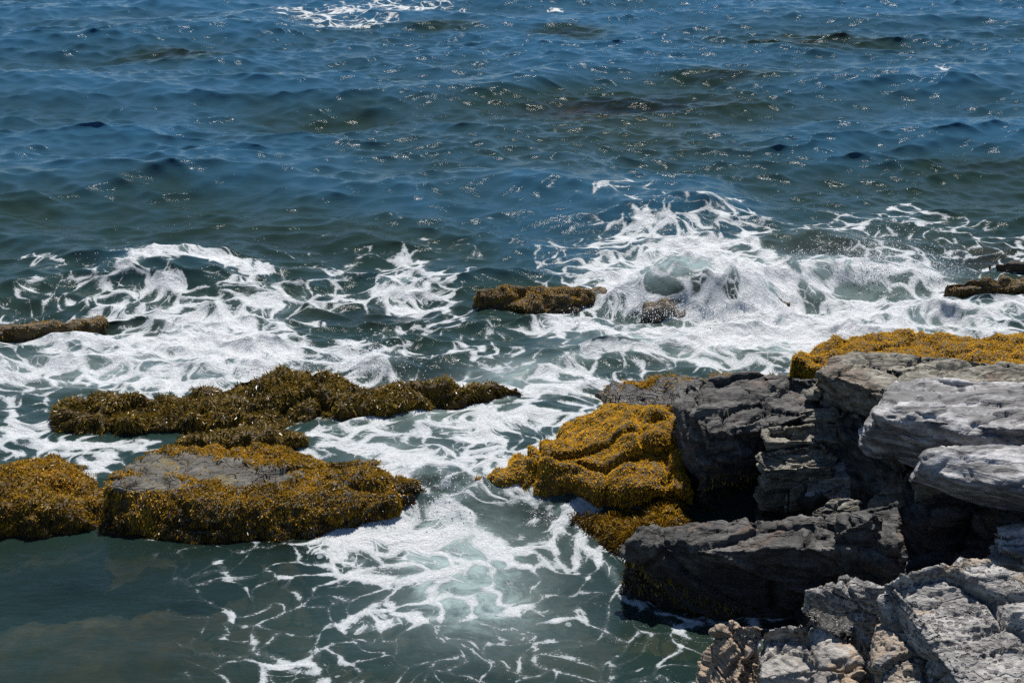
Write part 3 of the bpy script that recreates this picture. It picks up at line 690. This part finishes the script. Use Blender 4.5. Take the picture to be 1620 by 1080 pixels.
m = N('sea_water'); g = m.n('NewGeometry').outputs['Position']
fo = m.attr('foam').outputs['Fac']; mk0 = m.attr('milk').outputs['Fac']; dp = m.attr('depth').outputs['Fac']
fl = m.attr('flow').outputs['Vector']
wn1 = m.n('TexNoise'); m.c(fl, wn1.inputs['Vector']); wn1.inputs['Scale'].default_value = 2.2; wn1.inputs['Detail'].default_value = 4
ad = m.n('VectorMath', _operation='MULTIPLY_ADD'); m.c(wn1.outputs['Color'], ad.inputs[0]); ad.inputs[1].default_value = (.26, .26, 0); m.c(fl, ad.inputs[2])
wv = ad.outputs[0]
v1 = m.vor(wv, 2.7, 'DISTANCE_TO_EDGE'); v2 = m.vor(wv, 7.5, 'DISTANCE_TO_EDGE'); v3 = m.vor(wv, 20, 'DISTANCE_TO_EDGE')
nf = m.noise(wv, 5.5, 10, .72, .1); nff = m.noise(g, 30, 5, .75)
mk = m.math('MULTIPLY', mk0, m.mapr(nf, .30, .66, .45, 1.1))
clump = m.math('MULTIPLY', m.math('SUBTRACT', m.noise(wv, 1.4, 2, .5), .5), .9)
fo0 = fo; fo = m.math('ADD', fo, m.math('MULTIPLY', clump, m.mapr(fo, .1, .3)))
t1 = m.math('SUBTRACT', m.math('MULTIPLY', fo, .82), m.math('MULTIPLY', v1, 2.3))
t2 = m.math('SUBTRACT', m.math('SUBTRACT', m.math('MULTIPLY', fo, .80), .25), m.math('MULTIPLY', v2, 2.1))
t3 = m.math('SUBTRACT', m.math('SUBTRACT', m.math('MULTIPLY', fo, 1.0), .58), m.math('MULTIPLY', v3, 1.5))
val = m.math('MAXIMUM', t1, m.math('MAXIMUM', t2, t3))
val = m.math('SUBTRACT', val, m.math('MULTIPLY', m.math('SUBTRACT', nf, .5), 1.0))
val = m.math('SUBTRACT', val, m.math('ADD', m.math('MULTIPLY', m.math('SUBTRACT', nff, .5), .50), .085))
thick = m.math('MULTIPLY', m.mapr(val, 0.0, .045, smooth=True), m.mapr(val, 0, .30, .72, 1.0))
thin = m.mapr(val, -.16, .06, 0, .16, smooth=True)
has = m.mapr(fo, .04, .14)
mask = m.math('MULTIPLY', m.math('MAXIMUM', thick, thin), has)
fk = m.n('TexVoronoi'); m.c(wv, fk.inputs['Vector']); fk.inputs['Scale'].default_value = 9
sc_ = m.n('SeparateColor'); m.c(fk.outputs['Color'], sc_.inputs[0])
fr_ = m.math('MULTIPLY', m.math('SUBTRACT', m.math('MULTIPLY', fo, 1.3), sc_.outputs[0]), .55)
mask = m.math('MAXIMUM', mask, m.mapr(m.math('SUBTRACT', fr_, fk.outputs['Distance']), 0.0, .04), clamp=True)
# stray flecks
fv = m.n('TexVoronoi'); m.c(g, fv.inputs['Vector']); fv.inputs['Scale'].default_value = 7
# ripples
rip = m.noise(m.mapping(g, rot=(0, 0, .15), sc=(.8, 1.9, 1)), 5.0, 4, .62, .6); rip2 = m.noise(m.mapping(g, sc=(1, 1.5, 1)), 19, 3, .6, .3)
rh = m.math('ADD', rip, m.math('MULTIPLY', rip2, .16))
nrm = m.bump(rh, 1.0, .0115)
# body by depth; its deep blue also paints in missing sky reflection
body = m.mix(mk, m.mix(m.mapr(dp, 1.15, 1.95), (.019, .041, .034), (.024, .086, .150)), (.30, .38, .37))
df = m.n('BsdfDiffuse'); m.c(body, df.inputs[0]); m.c(nrm, df.inputs['Normal'])
tr = m.n('BsdfTransparent'); tr.inputs[0].default_value = (.74, .72, .60, 1)
op = m.math('SUBTRACT', 1.0, m.math('POWER', 2.718, m.math('MULTIPLY', dp, -1.5)))
op = m.math('MAXIMUM', op, m.math('MULTIPLY', mk, 1.4), clamp=True)
b1 = m.n('MixShader'); m.c(op, b1.inputs[0]); m.c(tr.outputs[0], b1.inputs[1]); m.c(df.outputs[0], b1.inputs[2])
gl = m.n('BsdfGlossy'); gl.inputs['Roughness'].default_value = .035; m.c(nrm, gl.inputs['Normal'])
fr = m.n('Fresnel'); fr.inputs[0].default_value = 1.33; m.c(nrm, fr.inputs['Normal'])
w1 = m.n('MixShader'); m.c(fr.outputs[0], w1.inputs[0]); m.c(b1.outputs[0], w1.inputs[1]); m.c(gl.outputs[0], w1.inputs[2])
fh = m.math('ADD', m.math('MULTIPLY', nf, .8), m.math('MULTIPLY', nff, .3)); fh = m.math('ADD', fh, m.math('MULTIPLY', thick, .35))
fp = m.n('BsdfPrincipled'); m.c(m.mix(m.mapr(m.math('ADD', m.math('MULTIPLY', val, .9), nff), .42, .92), (.26, .30, .31), (.66, .68, .69)), fp.inputs['Base Color']); fp.inputs['Roughness'].default_value = .6
m.c(m.bump(fh, 1.0, .09), fp.inputs['Normal'])
w2 = m.n('MixShader'); m.c(mask, w2.inputs[0]); m.c(w1.outputs[0], w2.inputs[1]); m.c(fp.outputs[0], w2.inputs[2])
m.c(w2.outputs[0], m.out.inputs[0])
tag(link('sea_water', wme, m.m), kind='structure')

# ------------------------------------------------------------------ spray thrown up by the surf
def spray():
    g = np.random.default_rng(77); pts = []
    for px, py, rx, ry, rz, n in [(1385, 432, .26, .2, .26, 2600), (1300, 428, .3, .15, .16, 1500), (1475, 438, .2, .15, .18, 900), (520, 592, .5, .12, .14, 1300), (420, 596, .4, .1, .08, 300),
                                  (1090, 505, .7, .14, .10, 2200), (1230, 470, .25, .2, .08, 300), (590, 575, .2, .2, .12, 700), (250, 420, .6, .2, .08, 700), (20, 520, .4, .1, .06, 150), (690, 775, .3, .2, .05, 250), (1500, 436, .2, .1, .08, 200)]:
        c = W(px, py, SL); q = g.normal(size=(n, 3)) * [rx, ry, rz]; q[:, 2] = abs(q[:, 2]) + .02; pts.append(q + np.array(c))
    P = np.concatenate(pts); n = len(P); rr = (.0022 + .008 * g.random(n) ** 4)[:, None, None]
    oc = np.array([(1, 0, 0), (-1, 0, 0), (0, 1, 0), (0, -1, 0), (0, 0, 1), (0, 0, -1)], float)
    V = (P[:, None, :] + oc[None] * rr).reshape(-1, 3)
    f = np.array([(0, 2, 4), (2, 1, 4), (1, 3, 4), (3, 0, 4), (2, 0, 5), (1, 2, 5), (3, 1, 5), (0, 3, 5)])
    F = (np.arange(n)[:, None, None] * 6 + f[None]).reshape(-1, 3)
    m = N('spray_droplets'); m.principled((.8, .83, .85, 1), .3)
    tag(link('sea_spray', make_mesh('sea_spray', V, F, 3), m.m), 'fine white spray drops thrown up where the surf breaks on rocks', 'spray', kind='stuff')
spray()
